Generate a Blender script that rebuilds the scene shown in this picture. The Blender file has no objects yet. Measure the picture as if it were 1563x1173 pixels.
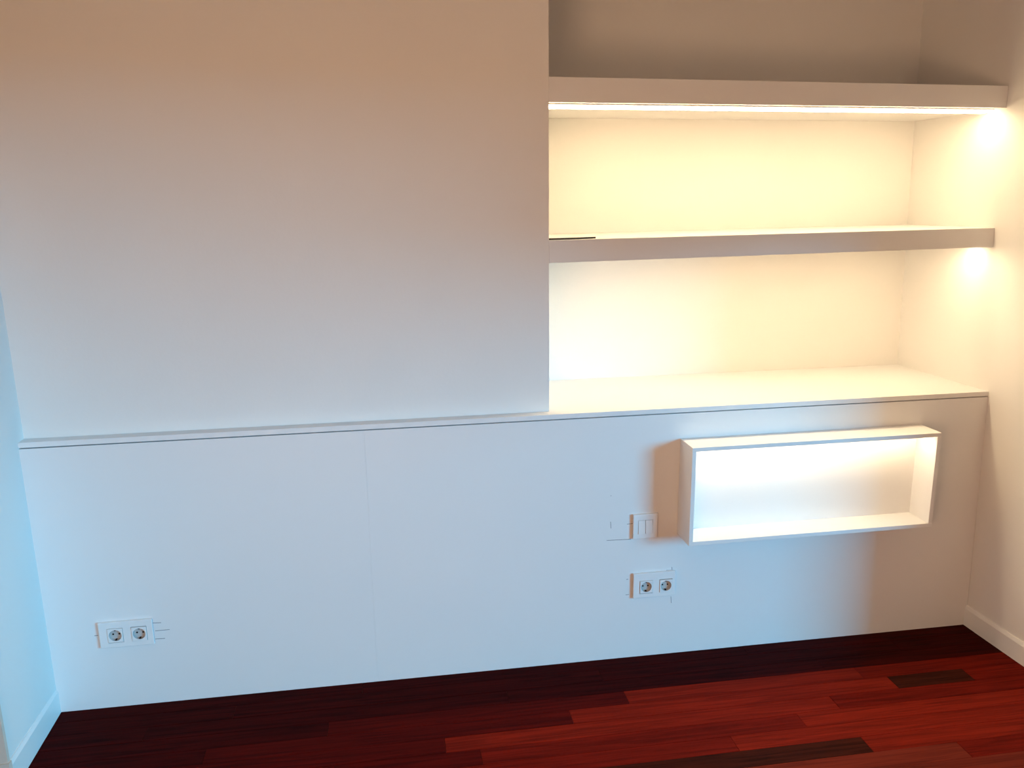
import bpy, bmesh, math, random
from mathutils import Vector, Matrix

random.seed(7)
scene = bpy.context.scene
COL = scene.collection

# ------------------------------------------------------------------ camera
F_PX = 1218.74
YAW, PITCH, ROLL = 0.1545, -0.22445, -0.01214
CAM = Vector((1.08914, -2.44884, 1.57276))
fw = Vector((math.sin(YAW) * math.cos(PITCH), math.cos(YAW) * math.cos(PITCH), math.sin(PITCH)))
rt0 = Vector((math.cos(YAW), -math.sin(YAW), 0))
up0 = rt0.cross(fw)
rt = math.cos(ROLL) * rt0 + math.sin(ROLL) * up0
up = -math.sin(ROLL) * rt0 + math.cos(ROLL) * up0
cam_data = bpy.data.cameras.new('camera')
cam = bpy.data.objects.new('camera', cam_data)
COL.objects.link(cam)
cam_data.sensor_fit = 'HORIZONTAL'
cam_data.sensor_width = 36.0
cam_data.lens = F_PX * 36.0 / 1563.0
cam_data.clip_start = 0.02
M = Matrix((rt, up, -fw)).transposed().to_4x4()
M.translation = CAM
cam.matrix_world = M
scene.camera = cam

# ------------------------------------------------------------------ view, world, lamps
scene.view_settings.view_transform = 'Standard'
scene.view_settings.look = 'None'
scene.view_settings.gamma = 1.0
scene.view_settings.use_curve_mapping = False
scene.view_settings.exposure = 0.0

SKY_COLOUR = (0.75, 0.75, 0.80)
SKY_STRENGTH = 0.45
DAY_POWER = 3900.0
DAY_COLOUR = (0.03, 0.575, 1.0)
FILL_POWER = 59.0
LED_COLOUR = (1.0, 0.76, 0.455)
LED_TOP, LED_MID, LED_BOX = 26.0, 31.5, 33.0

world = bpy.data.worlds.new('world')
scene.world = world
world.use_nodes = True
wn = world.node_tree
wn.nodes.clear()
w_out = wn.nodes.new('ShaderNodeOutputWorld')
w_bg = wn.nodes.new('ShaderNodeBackground')
w_tc = wn.nodes.new('ShaderNodeTexCoord')
w_sep = wn.nodes.new('ShaderNodeSeparateXYZ')
w_ramp = wn.nodes.new('ShaderNodeValToRGB')
w_ramp.color_ramp.elements[0].position = 0.495
w_ramp.color_ramp.elements[0].color = (0.035, 0.05, 0.07, 1)      # ground below the horizon
w_ramp.color_ramp.elements[1].position = 0.505
w_ramp.color_ramp.elements[1].color = (*SKY_COLOUR, 1)
w_map = wn.nodes.new('ShaderNodeMapRange')
w_map.inputs['From Min'].default_value = -1
w_map.inputs['From Max'].default_value = 1
wn.links.new(w_tc.outputs['Generated'], w_sep.inputs[0])
wn.links.new(w_sep.outputs['Z'], w_map.inputs['Value'])
wn.links.new(w_map.outputs[0], w_ramp.inputs[0])
wn.links.new(w_ramp.outputs[0], w_bg.inputs['Color'])
w_bg.inputs['Strength'].default_value = SKY_STRENGTH
wn.links.new(w_bg.outputs[0], w_out.inputs['Surface'])

# the balcony opening in the right wall, behind the picture's edge
WIN_Y0, WIN_Y1, WIN_Z0, WIN_Z1 = -4.00, -0.56, 0.02, 1.90
BLOCK_Y, BLOCK_Z = -1.75, 1.48        # unseen low header, added to keep daylight off the middle shelf

def area_light(name, loc, rot, sx, sy, power, colour, portal=False):
    l = bpy.data.lights.new(name, 'AREA')
    l.shape = 'RECTANGLE'
    l.size, l.size_y = sx, sy
    l.energy = power
    l.color = colour
    if portal:
        l.cycles.is_portal = True
    o = bpy.data.objects.new(name, l)
    COL.objects.link(o)
    o.location = loc
    o.rotation_euler = rot
    return o

area_light('sky_portal', (3.42, (WIN_Y0 + WIN_Y1) / 2, (WIN_Z0 + WIN_Z1) / 2),
           (math.radians(90), 0, math.radians(90)), WIN_Y1 - WIN_Y0, WIN_Z1 - WIN_Z0, 1, (1, 1, 1), True)
# daylight from the open sky seen over the balcony, low and from the right
day_dir = Vector((0.72, -0.68, 0.155)).normalized()
day_pos = Vector((2.04, -0.11, 0.79)) + day_dir * 20.0
day = area_light('daylight', day_pos, (0, 0, 0), 6.4, 5.2, DAY_POWER, DAY_COLOUR)
day.rotation_euler = day_dir.to_track_quat('Z', 'Y').to_euler()
# added warm fill left of the camera, in place of bounced light; no fixture
FILL_COLOUR = (1.0, 0.60, 0.34)
ll_ = bpy.data.lights.new('warm_fill', 'POINT')
ll_.energy = FILL_POWER
ll_.color = FILL_COLOUR
ll_.shadow_soft_size = 0.32
lo_ = bpy.data.objects.new('warm_fill', ll_)
COL.objects.link(lo_)
lo_.location = (0.55, -2.45, 1.0)

# ------------------------------------------------------------------ materials
def mat(name, colour, rough=0.5, spec=0.5, metal=0.0, bump=0.0, bump_scale=60, var=0.0, var_scale=3.0, emit=None):
    m = bpy.data.materials.new(name)
    m.use_nodes = True
    nt = m.node_tree
    b = nt.nodes['Principled BSDF']
    b.inputs['Base Color'].default_value = (*colour, 1)
    b.inputs['Roughness'].default_value = rough
    b.inputs['Specular IOR Level'].default_value = spec
    b.inputs['Metallic'].default_value = metal
    tc = nt.nodes.new('ShaderNodeTexCoord')
    if var:
        n = nt.nodes.new('ShaderNodeTexNoise')
        n.inputs['Scale'].default_value = var_scale
        n.inputs['Detail'].default_value = 4
        r = nt.nodes.new('ShaderNodeValToRGB')
        r.color_ramp.elements[0].position = 0.3
        r.color_ramp.elements[1].position = 0.7
        r.color_ramp.elements[0].color = (*[c * (1 - var) for c in colour], 1)
        r.color_ramp.elements[1].color = (*[min(1, c * (1 + var)) for c in colour], 1)
        nt.links.new(tc.outputs['Object'], n.inputs['Vector'])
        nt.links.new(n.outputs['Fac'], r.inputs[0])
        nt.links.new(r.outputs[0], b.inputs['Base Color'])
    if bump:
        n2 = nt.nodes.new('ShaderNodeTexNoise')
        n2.inputs['Scale'].default_value = bump_scale
        n2.inputs['Detail'].default_value = 3
        bp = nt.nodes.new('ShaderNodeBump')
        bp.inputs['Strength'].default_value = bump
        bp.inputs['Distance'].default_value = 0.002
        nt.links.new(tc.outputs['Object'], n2.inputs['Vector'])
        nt.links.new(n2.outputs['Fac'], bp.inputs['Height'])
        nt.links.new(bp.outputs[0], b.inputs['Normal'])
    if emit:
        b.inputs['Emission Color'].default_value = (*emit[0], 1)
        b.inputs['Emission Strength'].default_value = emit[1]
    return m

M_WALL = mat('white_wall_paint', (0.80, 0.79, 0.77), 0.75, 0.25, bump=0.12, bump_scale=90, var=0.012)
M_LACQ = mat('white_lacquered_board', (0.80, 0.80, 0.80), 0.45, 0.3, bump=0.04, bump_scale=40, var=0.01, var_scale=1.5)
M_CEIL = mat('ceiling_paint', (0.80, 0.79, 0.77), 0.8, 0.2, bump=0.05)
M_BASE = mat('baseboard_lacquer', (0.80, 0.80, 0.79), 0.4, 0.35, var=0.01)
M_CASE = mat('beige_casing_paint', (0.66, 0.58, 0.50), 0.5, 0.3, var=0.02)
M_PLAST = mat('white_plastic', (0.82, 0.82, 0.82), 0.3, 0.4, var=0.008, var_scale=20)
M_RECESS = mat('socket_recess_plastic', (0.50, 0.50, 0.50), 0.4, 0.4, var=0.02, var_scale=60)
M_SIDE = mat('shaded_plate_edge', (0.30, 0.33, 0.38), 0.5, 0.3, var=0.03, var_scale=40)  # shade on the plate sides put into the colour
M_DARK = mat('dark_hole', (0.012, 0.012, 0.014), 0.6, 0.2, var=0.1)
M_CABLE = mat('black_cable_sheath', (0.02, 0.017, 0.015), 0.4, 0.4, var=0.1, var_scale=30)
M_PENCIL = mat('pencil_graphite', (0.13, 0.14, 0.17), 0.6, 0.2, var=0.25, var_scale=120)
M_ALU = mat('led_profile_aluminium', (0.75, 0.75, 0.75), 0.35, 0.5, metal=0.8, bump=0.05)
M_SUB = mat('sub_floor', (0.02, 0.008, 0.006), 0.8, 0.1, var=0.1)
M_LED_TOP = mat('led_diffuser_top', (0.9, 0.9, 0.88), 0.5, 0.2, emit=(LED_COLOUR, LED_TOP))
M_LED_MID = mat('led_diffuser_middle', (0.9, 0.9, 0.88), 0.5, 0.2, emit=(LED_COLOUR, LED_MID))
M_LED_BOX = mat('led_diffuser_box', (0.9, 0.9, 0.88), 0.5, 0.2, emit=((1.0, 0.78, 0.50), LED_BOX))

def wood(name, dark, light, rough=0.5, spec=0.02):
    m = bpy.data.materials.new(name)
    m.use_nodes = True
    nt = m.node_tree
    b = nt.nodes['Principled BSDF']
    b.inputs['Roughness'].default_value = rough
    b.inputs['Specular IOR Level'].default_value = spec
    tc = nt.nodes.new('ShaderNodeTexCoord')
    oi = nt.nodes.new('ShaderNodeObjectInfo')
    add = nt.nodes.new('ShaderNodeVectorMath')
    add.operation = 'ADD'
    sc = nt.nodes.new('ShaderNodeVectorMath')
    sc.operation = 'SCALE'
    sc.inputs['Scale'].default_value = 37.0
    comb = nt.nodes.new('ShaderNodeCombineXYZ')
    nt.links.new(oi.outputs['Random'], comb.inputs[0])
    nt.links.new(oi.outputs['Random'], comb.inputs[1])
    nt.links.new(comb.outputs[0], sc.inputs[0])
    nt.links.new(tc.outputs['Object'], add.inputs[0])
    nt.links.new(sc.outputs[0], add.inputs[1])
    mp = nt.nodes.new('ShaderNodeMapping')
    mp.inputs['Scale'].default_value = (1.6, 34, 34)
    nt.links.new(add.outputs[0], mp.inputs[0])
    n = nt.nodes.new('ShaderNodeTexNoise')
    n.inputs['Scale'].default_value = 2.2
    n.inputs['Detail'].default_value = 6
    n.inputs['Roughness'].default_value = 0.62
    n.inputs['Distortion'].default_value = 0.8
    nt.links.new(mp.outputs[0], n.inputs['Vector'])
    r = nt.nodes.new('ShaderNodeValToRGB')
    r.color_ramp.elements[0].position = 0.34
    r.color_ramp.elements[0].color = (*dark, 1)
    r.color_ramp.elements[1].position = 0.66
    r.color_ramp.elements[1].color = (*light, 1)
    nt.links.new(n.outputs['Fac'], r.inputs[0])
    nt.links.new(r.outputs[0], b.inputs['Base Color'])
    bp = nt.nodes.new('ShaderNodeBump')
    bp.inputs['Strength'].default_value = 0.08
    bp.inputs['Distance'].default_value = 0.001
    nt.links.new(n.outputs['Fac'], bp.inputs['Height'])
    nt.links.new(bp.outputs[0], b.inputs['Normal'])
    return m

WOODS = [
    wood('red_hardwood', (0.070, 0.0035, 0.0014), (0.15, 0.008, 0.003)),
    wood('bright_red_hardwood', (0.10, 0.006, 0.0022), (0.20, 0.013, 0.0045)),
    wood('deep_red_shaded_hardwood', (0.020, 0.0010, 0.0008), (0.052, 0.0024, 0.0014)),  # floor shade along the wall put into the plank colour
    wood('dark_brown_hardwood', (0.018, 0.0030, 0.0014), (0.050, 0.0085, 0.0035)),
    wood('pinkish_brown_hardwood', (0.09, 0.011, 0.0055), (0.16, 0.020, 0.0095)),
    wood('wine_red_shaded_hardwood', (0.035, 0.0016, 0.0010), (0.085, 0.0038, 0.0018)),  # half-shade of the left floor put into the plank colour
]

# ------------------------------------------------------------------ mesh helpers
def hexa(bm, c):
    """c: 8 corners, bottom four (counter-clockwise seen from above) then top four."""
    v = [bm.verts.new(p) for p in c]
    for f in ((3, 2, 1, 0), (4, 5, 6, 7), (0, 1, 5, 4), (1, 2, 6, 5), (2, 3, 7, 6), (3, 0, 4, 7)):
        bm.faces.new([v[i] for i in f])
    return v

def box(bm, x0, x1, y0, y1, z0, z1):
    return hexa(bm, [(x0, y0, z0), (x1, y0, z0), (x1, y1, z0), (x0, y1, z0),
                     (x0, y0, z1), (x1, y0, z1), (x1, y1, z1), (x0, y1, z1)])

def prism(bm, pts, y0, y1):
    """extrude an outline given in x, z between two y values"""
    a = [bm.verts.new((x, y0, z)) for x, z in pts]
    b = [bm.verts.new((x, y1, z)) for x, z in pts]
    n = len(pts)
    bm.faces.new(a)
    bm.faces.new(list(reversed(b)))
    for i in range(n):
        j = (i + 1) % n
        bm.faces.new((a[j], a[i], b[i], b[j]))

def obj(name, bm, material, parent=None, bevel=0.0, seg=2, smooth=False, origin=None):
    bmesh.ops.recalc_face_normals(bm, faces=bm.faces[:])
    if bevel:
        bmesh.ops.bevel(bm, geom=bm.edges[:], offset=bevel, segments=seg, affect='EDGES', profile=0.5, clamp_overlap=True)
    if origin is not None:
        bmesh.ops.translate(bm, verts=bm.verts[:], vec=-Vector(origin))
    me = bpy.data.meshes.new(name)
    bm.to_mesh(me)
    bm.free()
    me.materials.append(material)
    if smooth:
        for p in me.polygons:
            p.use_smooth = True
    o = bpy.data.objects.new(name, me)
    COL.objects.link(o)
    if origin is not None:
        o.location = origin
    if parent is not None:
        o.parent = parent
        if origin is not None and parent.type != 'EMPTY':
            o.location = Vector(origin) - parent.location
    return o

def struct(name, bm, material, label, **k):
    o = obj(name, bm, material, **k)
    o['kind'] = 'structure'
    o['label'] = label
    return o

def thing(name, label, cat, loc, group=None):
    o = bpy.data.objects.new(name, None)
    COL.objects.link(o)
    o.location = loc
    o.empty_display_size = 0.05
    o['label'] = label
    o['category'] = cat
    if group:
        o['group'] = group
    return o

def part(name, bm, material, parent, **k):
    """bm in world coordinates; the part sits under an Empty thing"""
    root = parent
    off = Vector((0, 0, 0))
    while root is not None:
        off += root.location
        root = root.parent
    bmesh.ops.translate(bm, verts=bm.verts[:], vec=-off)
    o = obj(name, bm, material, **k)
    o.parent = parent
    return o

# ------------------------------------------------------------------ the room's measures
E = 0.0432          # the upper wall stands back by this much
ND = 0.4976         # back of the niche
NX = 1.600          # left side of the niche
LZ = 0.899          # top of the ledge
LB = 0.8822         # its underside
PT = 0.8792         # top of the cladding
CEIL = 2.62
YB = -4.2           # the wall behind the camera
def zf(x): return 0.003 - 0.0135 * x / 3.19                # the old floor runs slightly down to the right
def xl(y, z): return -0.006 - 0.0003 * z + 0.022 * max(0, -y)
def xr(y, z): return 3.2005 - 0.0282 * z + 0.029 * (-y)

# floor and planks -------------------------------------------------
bm = bmesh.new()
hexa(bm, [(-1.4, YB - .1, -0.12), (4.0, YB - .1, -0.12), (4.0, 0.6, -0.12), (-1.4, 0.6, -0.12),
          (-1.4, YB - .1, zf(-1.4) - .016), (4.0, YB - .1, zf(4) - .016), (4.0, 0.6, zf(4) - .016), (-1.4, 0.6, zf(-1.4) - .016)])
floor = struct('floor', bm, M_SUB, 'dark red hardwood strip floor running along the clad wall')

PW = 0.0680
def plank(row, x0, x1, mi):
    y1 = 0.010 - row * PW
    y0 = y1 - PW + 0.0006
    bm = bmesh.new()
    dz = random.uniform(-0.0003, 0.0003)
    a, b = x0 + 0.0003, x1 - 0.0003
    hexa(bm, [(a, y0, zf(a) - .015), (b, y0, zf(b) - .015), (b, y1, zf(b) - .015), (a, y1, zf(a) - .015),
              (a, y0, zf(a) + dz), (b, y0, zf(b) + dz), (b, y1, zf(b) + dz), (a, y1, zf(a) + dz)])
    o = obj('floor_plank', bm, WOODS[mi], bevel=0.0005, seg=1, origin=((x0 + x1) / 2, (y0 + y1) / 2, 0))
    o.parent = floor

# rows 0.. from the clad wall; end joints picked from the photograph where they can be seen
ROWS = {  # darker woods by the wall and at left paint in shade, bright ones light
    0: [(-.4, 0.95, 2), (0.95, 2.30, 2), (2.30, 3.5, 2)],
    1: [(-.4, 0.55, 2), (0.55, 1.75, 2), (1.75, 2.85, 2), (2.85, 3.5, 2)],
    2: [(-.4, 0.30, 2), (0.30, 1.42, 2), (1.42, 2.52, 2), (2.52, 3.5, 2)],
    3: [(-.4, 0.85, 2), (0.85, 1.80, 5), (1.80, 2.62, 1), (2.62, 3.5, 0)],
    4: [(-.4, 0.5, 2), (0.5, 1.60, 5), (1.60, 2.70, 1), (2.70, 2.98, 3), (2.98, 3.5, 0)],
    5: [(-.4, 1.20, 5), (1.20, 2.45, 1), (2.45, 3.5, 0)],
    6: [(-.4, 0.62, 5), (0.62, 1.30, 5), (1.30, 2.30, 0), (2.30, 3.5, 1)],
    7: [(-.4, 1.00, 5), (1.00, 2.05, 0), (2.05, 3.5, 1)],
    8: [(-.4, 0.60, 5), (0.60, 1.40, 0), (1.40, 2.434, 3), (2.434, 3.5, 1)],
    9: [(-.4, 1.2, 2), (1.2, 2.70, 4), (2.70, 3.5, 0)],
    10: [(-.4, 0.8, 0), (0.8, 1.9, 4), (1.9, 3.5, 4)],
}
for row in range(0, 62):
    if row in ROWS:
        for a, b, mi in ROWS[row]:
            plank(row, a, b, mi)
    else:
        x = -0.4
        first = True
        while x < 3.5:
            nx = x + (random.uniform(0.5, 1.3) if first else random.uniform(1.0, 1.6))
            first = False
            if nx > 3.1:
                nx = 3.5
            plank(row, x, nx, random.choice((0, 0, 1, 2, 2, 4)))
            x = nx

# ceiling ----------------------------------------------------------
bm = bmesh.new()
box(bm, -0.3, 3.6, YB - .1, 0.6, CEIL, CEIL + 0.1)
struct('ceiling', bm, M_CEIL, 'plain white ceiling of the room')

# wall_back: the boxed-out upper wall, the niche's back and the wall behind the cladding
bm = bmesh.new()
box(bm, -0.16, 3.36, 0.0190, 0.62, -0.10, LB)
box(bm, -0.16, NX, E, 0.62, LB, CEIL)
box(bm, NX, 3.36, ND, 0.62, LB, CEIL)
struct('wall_back', bm, M_WALL, 'upper back wall painted white with a deep shelf niche at its right')

# wall_left, ends at a door opening
DOOR0, DOOR1, DOORH = -0.356, -1.20, 2.08
def wall_seg(bm, fn, thick, ya, yb, za, zb):
    s = 1 if thick > 0 else -1
    q = []
    for z in (za, zb):
        pts = [(fn(ya, z), ya, z), (fn(ya, z) + thick, ya, z), (fn(yb, z) + thick, yb, z), (fn(yb, z), yb, z)]
        q += pts
    hexa(bm, q)
bm = bmesh.new()
wall_seg(bm, xl, -0.14, 0.6, DOOR0, -0.1, CEIL)
wall_seg(bm, xl, -0.14, DOOR0, DOOR1, DOORH, CEIL)
wall_seg(bm, xl, -0.14, DOOR1, YB, -0.1, CEIL)
struct('wall_left', bm, M_WALL, 'white left wall running forward to a doorway')
bm = bmesh.new()
box(bm, -1.4, -1.3, -1.6, 0.2, -0.1, CEIL)
box(bm, -1.3, -0.16, 0.0, 0.1, -0.1, CEIL)
box(bm, -1.3, -0.16, -1.6, -1.5, -0.1, CEIL)
box(bm, -1.4, -0.16, -1.6, 0.2, CEIL, CEIL + .1)
struct('wall_hall', bm, M_WALL, 'hallway walls beyond the doorway')
# casing round the doorway
bm = bmesh.new()
for ya, yb, za, zb in ((DOOR0, DOOR0 - .012, 0.10, DOORH), (DOOR1 + .012, DOOR1, 0.0, DOORH)):
    box(bm, -0.15, xl(ya, 0) + 0.012, yb, ya, za, zb)
box(bm, -0.15, 0.03, DOOR1, DOOR0, DOORH - .012, DOORH)
box(bm, -0.15, xl(DOOR0, 0) + 0.016, DOOR0 - .016, DOOR0, -0.01, 0.10)
struct('trim_1', bm, M_CASE, 'beige door casing at the end of the left wall')

# wall_right with a balcony opening behind the picture's edge
bm = bmesh.new()
wall_seg(bm, xr, 0.14, 0.6, WIN_Y1, -0.1, CEIL)
wall_seg(bm, xr, 0.14, WIN_Y1, WIN_Y0, WIN_Z1, CEIL)
wall_seg(bm, xr, 0.14, WIN_Y1, WIN_Y0, -0.1, WIN_Z0)
wall_seg(bm, xr, 0.14, WIN_Y0, YB, -0.1, CEIL)
wall_seg(bm, xr, 0.14, WIN_Y1, BLOCK_Y, BLOCK_Z, WIN_Z1)  # added piece over the nearer opening, blocks daylight
struct('wall_right', bm, M_WALL, 'white right wall beside the shelf niche')
bm = bmesh.new()
for a, b, c, d in ((WIN_Y0, WIN_Y0 + .04, WIN_Z0, WIN_Z1), (WIN_Y1 - .04, WIN_Y1, WIN_Z0, BLOCK_Z),
                   (WIN_Y0 + .04, BLOCK_Y, WIN_Z1 - .04, WIN_Z1), (WIN_Y0 + .04, WIN_Y1 - .04, WIN_Z0, WIN_Z0 + .03)):
    box(bm, 3.27, 3.33, a, b, c, d)
struct('window_1', bm, M_BASE, 'white frame of the open balcony window')

bm = bmesh.new()
box(bm, -0.3, 3.6, YB - .12, YB, -0.1, CEIL)
struct('wall_front', bm, M_WALL, 'white wall opposite the shelf niche')

# baseboards -------------------------------------------------------
def baseboard(name, fn, side, h, t, ya, yb, label):
    bm = bmesh.new()
    prof = [(0, 0), (t, 0), (t, h - .012), (t - .004, h - .004), (t - .0055, h), (0, h)]
    rings = []
    for y in (ya, yb):
        rings.append([bm.verts.new((fn(y, z) + side * d + (-side * .0005 if d == 0 else 0), y, z + zf(fn(y, 0)) - .002)) for d, z in prof])
    n = len(prof)
    for i in range(n):
        j = (i + 1) % n
        bm.faces.new((rings[0][i], rings[0][j], rings[1][j], rings[1][i]))
    bm.faces.new(rings[0])
    bm.faces.new(list(reversed(rings[1])))
    return struct(name, bm, M_BASE, label)
baseboard('baseboard_left', xl, 1, 0.086, 0.0095, -0.0003, DOOR0 + .001, 'white baseboard along the left wall with a stepped top')
baseboard('baseboard_right', xr, -1, 0.082, 0.0105, -0.0003, WIN_Y1 + .02, 'white baseboard along the right wall')

# ------------------------------------------------------------------ wall cladding under the ledge
clad = thing('wall_cladding', 'smooth white board cladding of the lower wall, from floor to ledge', 'panelling', (1.6, 0.01, 0))
def clad_panel(x0, x1, l=None):
    bm = bmesh.new()
    def b(x): return zf(x) - .001
    hexa(bm, [(x0, 0, b(x0)), (x1, 0, b(x1)), (x1, .0185, b(x1)), (x0, .0185, b(x0)),
              (x0 if x0 > .1 else x0, 0, PT), (x1 if x1 < 3 else 3.1762, 0, PT), (x1 if x1 < 3 else 3.1762, .0185, PT), (x0, .0185, PT)])
    return part('panel', bm, M_LACQ, clad)
clad_panel(-0.0055, 0.99985)
clad_panel(1.00005, 3.1995)

# pencil marks round the fittings
def mark(x0, z0, x1, z1, w=0.0015):
    bm = bmesh.new()
    d = Vector((x1 - x0, 0, z1 - z0)).normalized()
    n = Vector((-d.z, 0, d.x)) * w / 2
    a, b = Vector((x0, 0, z0)), Vector((x1, 0, z1))
    lo = [a - n, b - n, b + n, a + n]
    v0 = [bm.verts.new(p + Vector((0, -.0002, 0))) for p in lo]
    v1 = [bm.verts.new(p + Vector((0, .0002, 0))) for p in lo]
    bm.faces.new(v0)
    bm.faces.new(list(reversed(v1)))
    for i in range(4):
        j = (i + 1) % 4
        bm.faces.new((v0[j], v0[i], v1[i], v1[j]))
    part('pencil_mark', bm, M_PENCIL, clad)
MARKS = [
    (0.3096, 0.2852, 0.335, 0.2838),
    (0.3145, 0.2572, 0.358, 0.2574),
    (0.3115, 0.2288, 0.3411, 0.228),
    (0.1332, 0.2587, 0.1448, 0.2587),
    (0.2586, 0.3028, 0.2625, 0.3025),
    (1.862, 0.2951, 1.869, 0.2957),
    (1.8609, 0.2372, 1.8727, 0.2373),
    (2.0252, 0.3275, 2.027, 0.31),
    (2.0255, 0.2155, 2.0275, 0.1901),
    (1.8024, 0.5125, 1.804, 0.4887),
    (1.8009, 0.6066, 1.8032, 0.6053),
    (1.7897, 0.4457, 1.8752, 0.4435),
    (1.8601, 0.4997, 1.8808, 0.5005),
    (2.0054, 0.3169, 2.0364, 0.3154),
]
for m_ in MARKS:
    mark(*m_)

# ------------------------------------------------------------------ ledge board, shallow at the left, deep in the niche
bm = bmesh.new()
outline = [(-0.0055, 0.0), (3.1755, 0.0), (3.1615, ND - .0005), (NX + .0005, ND - .0005), (NX + .0005, E - .0005), (-0.0055, E - .0005)]
v0 = [bm.verts.new((x, y, LB + .0003)) for x, y in outline]
v1 = [bm.verts.new((x, y, LZ)) for x, y in outline]
bm.faces.new(list(reversed(v0)))
bm.faces.new(v1)
for i in range(6):
    j = (i + 1) % 6
    bm.faces.new((v0[i], v0[j], v1[j], v1[i]))
ledge = obj('ledge_board', bm, M_LACQ, bevel=0.0008, seg=2, origin=(1.6, 0.02, LB + .0003))
ledge['label'] = 'long thin white ledge board capping the lower wall, widening into the niche'
ledge['category'] = 'ledge'

# ------------------------------------------------------------------ the two niche shelves with their LED strips
def shelf(label, zl0, zl1, zr0, zr1, led_mat, ly0, ly1, proud, x_end):
    t = thing('niche_shelf', label, 'shelf', (2.35, 0.27, (zl0 + zr0) / 2), 'shelves in the lit niche')
    xe0, xe1 = xr(-0, (zr0)), xr(0, (zr1))
    a = NX + .0004
    def xe(y, z): return xr(y, z) - .0004
    bm = bmesh.new()
    hexa(bm, [(a, E, zl0), (xe(E, zr0), E, zr0), (xe(ND, zr0), ND - .0006, zr0), (a, ND - .0006, zl0),
              (a, E, zl1), (xe(E, zr1), E, zr1), (xe(ND, zr1), ND - .0006, zr1), (a, ND - .0006, zl1)])
    part('shelf_board', bm, M_LACQ, t, bevel=0.0010, seg=2)
    x0, x1 = NX + .004, x_end
    def zu(x): return zl0 + (zr0 - zl0) * (x - a) / (3.14 - a)
    bm = bmesh.new()
    hexa(bm, [(x0, ly0 - .003, zu(x0) - proud * .45), (x1, ly0 - .003, zu(x1) - proud * .45), (x1, ly1 + .003, zu(x1) - proud * .45), (x0, ly1 + .003, zu(x0) - proud * .45),
              (x0, ly0 - .003, zu(x0) + .001), (x1, ly0 - .003, zu(x1) + .001), (x1, ly1 + .003, zu(x1) + .001), (x0, ly1 + .003, zu(x0) + .001)])
    pr = part('led_profile', bm, M_ALU, t)
    bm = bmesh.new()
    hexa(bm, [(x0 + .001, ly0, zu(x0) - proud), (x1 - .001, ly0, zu(x1) - proud), (x1 - .001, ly1, zu(x1) - proud), (x0 + .001, ly1, zu(x0) - proud),
              (x0 + .001, ly0, zu(x0) - proud * .4), (x1 - .001, ly0, zu(x1) - proud * .4), (x1 - .001, ly1, zu(x1) - proud * .4), (x0 + .001, ly1, zu(x0) - proud * .4)])
    part('light_strip', bm, led_mat, t)['label'] = 'glowing warm white light strip'
    return t
shelf('white upper niche shelf with a bright light strip showing under its front', 1.8652, 1.9380, 1.8570, 1.9262, M_LED_TOP, 0.068, 0.125, 0.010, 3.120)
shelf('white middle niche shelf between the two lit compartments', 1.3825, 1.4538, 1.4015, 1.4663, M_LED_MID, 0.095, 0.138, 0.003, 3.136)

# short black cable lying on the middle shelf
bm = bmesh.new()
N = 14
rings = []
for i in range(N + 1):
    u = i / N
    x = 1.602 + 0.155 * u
    y = 0.052 + 0.016 * u * u + 0.001 * math.sin(u * 9)
    z = 1.4538 + (x - 1.6) * 0.0081 + 0.0030
    r = 0.0029
    rings.append([bm.verts.new((x, y + r * math.cos(k * math.pi / 4), z + r * math.sin(k * math.pi / 4))) for k in range(8)])
for i in range(N):
    for k in range(8):
        l = (k + 1) % 8
        bm.faces.new((rings[i][k], rings[i][l], rings[i + 1][l], rings[i + 1][k]))
bm.faces.new(rings[0])
bm.faces.new(rings[-1])
cb = obj('cable', bm, M_CABLE, smooth=True, origin=(1.602, 0.052, 1.4538))
cb['label'] = 'short thin black cable end lying at the left of the middle niche shelf'
cb['category'] = 'cable'

# ------------------------------------------------------------------ lit display box on the cladding
BX0, BX1, BZ0, BZ1, BD, BT = 2.0390, 2.9240, 0.4525, 0.7930, 0.110, 0.0140
dbox = thing('display_box', 'white open display box glowing from inside, mounted on the lower wall', 'wall box', ((BX0 + BX1) / 2, -0.0, BZ0))
y0, y1 = -BD, -0.0004
bm = bmesh.new(); box(bm, BX0, BX1, y0, y1, BZ1 - BT, BZ1)
part('top_panel', bm, M_LACQ, dbox, bevel=0.0007, seg=1)
bm = bmesh.new(); box(bm, BX0, BX1, y0, y1, BZ0, BZ0 + BT)
part('bottom_panel', bm, M_LACQ, dbox, bevel=0.0007, seg=1)
for xa in (BX0, BX1 - BT):
    bm = bmesh.new(); box(bm, xa, xa + BT, y0, y1, BZ0 + BT + .0003, BZ1 - BT - .0003)
    part('side_panel', bm, M_LACQ, dbox, bevel=0.0007, seg=1)
bm = bmesh.new(); box(bm, BX0 + BT + .0003, BX1 - BT - .0003, -0.006, y1, BZ0 + BT + .0003, BZ1 - BT - .0003)
part('back_panel', bm, M_LACQ, dbox)
bm = bmesh.new(); box(bm, BX0 + BT + .004, BX1 - BT - .004, -0.078, -0.056, BZ1 - BT - .005, BZ1 - BT + .0005)
pr = part('led_profile', bm, M_ALU, dbox)
bm = bmesh.new(); box(bm, BX0 + BT + .005, BX1 - BT - .005, -0.076, -0.058, BZ1 - BT - .0075, BZ1 - BT - .0045)
part('light_strip', bm, M_LED_BOX, dbox)['label'] = 'glowing light strip under the box top'

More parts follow.
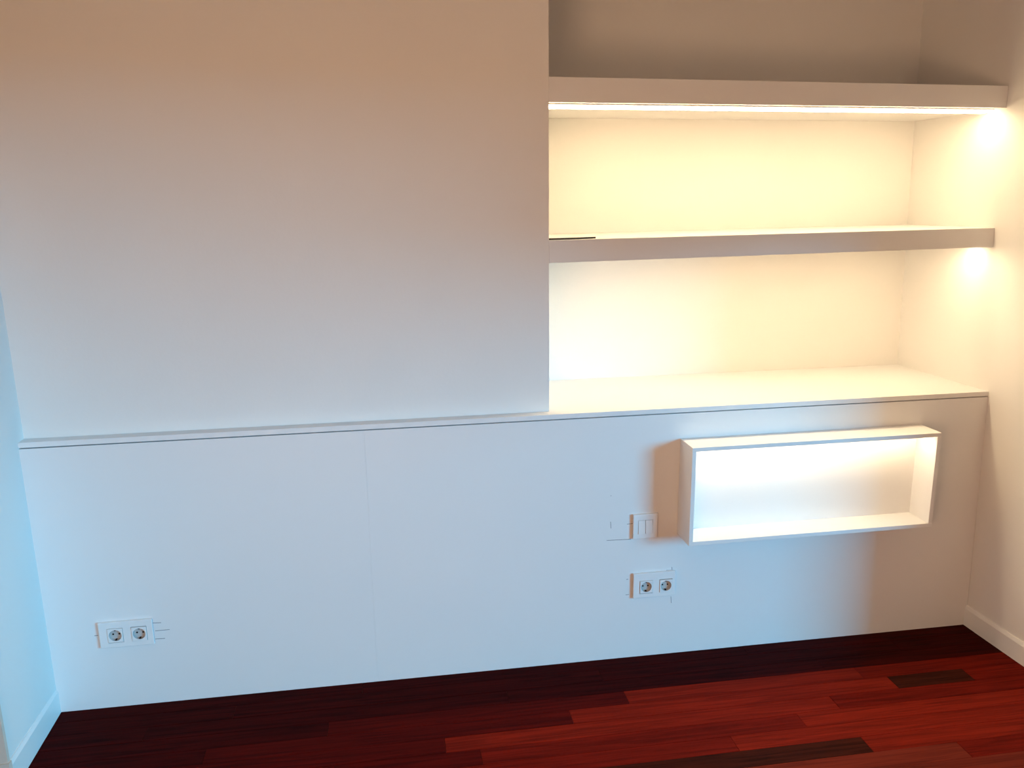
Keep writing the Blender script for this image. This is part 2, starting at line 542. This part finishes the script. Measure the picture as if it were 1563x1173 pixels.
# ------------------------------------------------------------------ sockets and switch
def rounded_rect(x0, x1, z0, z1, r, n=5):
    pts = []
    for cx, cz, a0 in ((x1 - r, z1 - r, 0), (x0 + r, z1 - r, 90), (x0 + r, z0 + r, 180), (x1 - r, z0 + r, 270)):
        for i in range(n + 1):
            a = math.radians(a0 + 90 * i / n)
            pts.append((cx + r * math.cos(a), cz + r * math.sin(a)))
    return pts

def rect_points(x0, x1, z0, z1, per_side):
    """points round a rectangle starting at angle 0 (middle of the right side), counter-clockwise by angle"""
    pts = []
    cx, cz = (x0 + x1) / 2, (z0 + z1) / 2
    hw, hh = (x1 - x0) / 2, (z1 - z0) / 2
    n = per_side * 4
    for i in range(n):
        a = 2 * math.pi * (i + .5 * 0) / n
        c, s = math.cos(a), math.sin(a)
        k = 1 / max(abs(c), abs(s))
        pts.append((cx + hw * c * k, cz + hh * s * k))
    return pts

def face_plate(name, parent, x0, x1, z0, z1, openings, thick=0.0105, edge=None):
    """plate with square openings: front faces as a grid, rounded rim"""
    bm = bmesh.new()
    xs = sorted({x0, x1} | {v for o in openings for v in o[:2]})
    zs = sorted({z0, z1} | {v for o in openings for v in o[2:]})
    def hole(a, b, c, d):
        mx, mz = (a + b) / 2, (c + d) / 2
        return any(o[0] < mx < o[1] and o[2] < mz < o[3] for o in openings)
    V = {}
    def v(x, z, y):
        k = (x, z, y)
        if k not in V:
            V[k] = bm.verts.new((x, y, z))
        return V[k]
    yf, yb = -thick, -thick + 0.0045
    cells = set()
    for i in range(len(xs) - 1):
        for j in range(len(zs) - 1):
            if not hole(xs[i], xs[i + 1], zs[j], zs[j + 1]):
                cells.add((i, j))
    for i, j in cells:
        a, b, c, d = xs[i], xs[i + 1], zs[j], zs[j + 1]
        bm.faces.new((v(a, c, yf), v(b, c, yf), v(b, d, yf), v(a, d, yf)))
        bm.faces.new((v(a, d, yb), v(b, d, yb), v(b, c, yb), v(a, c, yb)))
        if (i - 1, j) not in cells: bm.faces.new((v(a, d, yf), v(a, d, yb), v(a, c, yb), v(a, c, yf)))
        if (i + 1, j) not in cells: bm.faces.new((v(b, c, yf), v(b, c, yb), v(b, d, yb), v(b, d, yf)))
        if (i, j - 1) not in cells: bm.faces.new((v(a, c, yf), v(a, c, yb), v(b, c, yb), v(b, c, yf)))
        if (i, j + 1) not in cells: bm.faces.new((v(b, d, yf), v(b, d, yb), v(a, d, yb), v(a, d, yf)))
    bmesh.ops.recalc_face_normals(bm, faces=bm.faces[:])
    # round the four upright-to-front corners and the front rim
    rim = [e for e in bm.edges if all(abs(w.co.y - yf) < 1e-6 for w in e.verts) and
           (all(abs(w.co.x - x0) < 1e-6 for w in e.verts) or all(abs(w.co.x - x1) < 1e-6 for w in e.verts) or
            all(abs(w.co.z - z0) < 1e-6 for w in e.verts) or all(abs(w.co.z - z1) < 1e-6 for w in e.verts))]
    cor = [e for e in bm.edges if abs(e.verts[0].co.y - e.verts[1].co.y) > .005 and
           min(abs(e.verts[0].co.x - x0), abs(e.verts[0].co.x - x1)) < 1e-6 and min(abs(e.verts[0].co.z - z0), abs(e.verts[0].co.z - z1)) < 1e-6]
    bmesh.ops.bevel(bm, geom=cor + rim, offset=0.0018, segments=3, affect='EDGES', profile=0.5)
    i_, w_ = 0.0012, 0.004
    for xa, xb in ((x0 + i_, x0 + i_ + w_), (x1 - i_ - w_, x1 - i_)):
        b2 = bmesh.new()
        box(b2, xa, xb, -thick + .0046, -0.0003, z0 + w_, z1 - w_)
        part('shaded_side', b2, M_SIDE, parent)['label'] = 'side of the frame with its shade put into the grey'
    for za, zb in ((z0, z0 + w_ - .0001), (z1 - w_ + .0001, z1)):
        b3 = bmesh.new()
        box(b3, x0 + .0006, x1 - .0006, -thick + .0046, -0.0003, za + .0001, zb - .0001)
        part('base_rim', b3, M_PLAST, parent)
    return part(name, bm, M_PLAST, parent)

def socket_insert(parent, cx, cz, hw, hh):
    """45 mm module with a round recess, two pin holes and earth clips"""
    yf, yr = -0.0128, -0.0012
    R = min(hw, hh) * 0.86
    per = 8
    n = per * 4
    outer = rect_points(cx - hw, cx + hw, cz - hh, cz + hh, per)
    bm = bmesh.new()
    def ring(pts, y): return [bm.verts.new((x, y, z)) for x, z in pts]
    circ = lambda r: [(cx + r * math.cos(2 * math.pi * i / n), cz + r * math.sin(2 * math.pi * i / n)) for i in range(n)]
    a = ring(outer, -0.0008)
    b = ring(outer, yf + .0006)
    inn = [(cx + (x - cx) * .975, cz + (z - cz) * .975) for x, z in outer]
    b2 = ring(inn, yf)
    c = ring(circ(R), yf)
    c2 = ring(circ(R - .0005), yf + .0006)
    for r0, r1 in ((a, b), (b, b2), (b2, c), (c, c2)):
        for i in range(n):
            j = (i + 1) % n
            bm.faces.new((r0[i], r0[j], r1[j], r1[i]))
    ins = part('socket_insert', bm, M_PLAST, parent)
    bm = bmesh.new()
    c3 = ring(circ(R - .0005), yf + .0006)
    d = ring(circ(R - .0013), yr)
    for i in range(n):
        j = (i + 1) % n
        bm.faces.new((c3[i], c3[j], d[j], d[i]))
    bm.faces.new(d)
    part('recess', bm, M_RECESS, ins)
    for s in (-1, 1):
        bm = bmesh.new()
        bmesh.ops.create_cone(bm, cap_ends=True, segments=14, radius1=.0029, radius2=.0029, depth=.0006,
                              matrix=Matrix.Translation((cx + s * .0092, yr - .0002, cz)) @ Matrix.Rotation(math.pi / 2, 4, 'X'))
        part('pin_hole', bm, M_DARK, ins)
    for s in (-1, 1):
        bm = bmesh.new()
        za, zb = sorted((cz + s * (R - .0042), cz + s * (R - .0014)))
        box(bm, cx - .0024, cx + .0024, yf + .0018, yr - .0003, za, zb)
        part('earth_clip', bm, M_DARK, ins, bevel=.0006, seg=1)
    return ins

def double_socket(label, x0, x1, z0, z1, c1, c2, hw, hh):
    t = thing('double_socket', label, 'wall socket', ((x0 + x1) / 2, 0, z0))
    g = .0011
    face_plate('frame', t, x0, x1, z0, z1, [(c[0] - hw - g, c[0] + hw + g, min(c1[1], c2[1]) - hh - g, max(c1[1], c2[1]) + hh + g) for c in (c1, c2)])
    for c in (c1, c2):
        socket_insert(t, c[0], c[1], hw, hh)
    return t
double_socket('white double wall socket low down near the left wall', 0.1505, 0.3110, 0.2170, 0.3040, (0.1985, 0.2590), (0.2695, 0.2580), .0222, .0232)
double_socket('white double wall socket below the light switch and display box', 1.8845, 2.0365, 0.2250, 0.3165, (1.9307, 0.2660), (2.0018, 0.2645), .0225, .0228)

sw = thing('light_switch', 'white two-rocker light switch beside the lit display box', 'light switch', (1.921, 0, 0.447))
face_plate('frame', sw, 1.8790, 1.9650, 0.4470, 0.5345, [(1.8962, 1.9482, 0.4640, 0.5140)])
for xa, xb in ((1.8974, 1.9216), (1.9230, 1.9470)):
    bm = bmesh.new()
    hexa(bm, [(xa, -.0128, .4650), (xb, -.0128, .4650), (xb, -.0008, .4650), (xa, -.0008, .4650),
              (xa, -.0098, .5126), (xb, -.0098, .5126), (xb, -.0008, .5126), (xa, -.0008, .5126)])
    part('rocker', bm, M_PLAST, sw, bevel=.0006, seg=2)
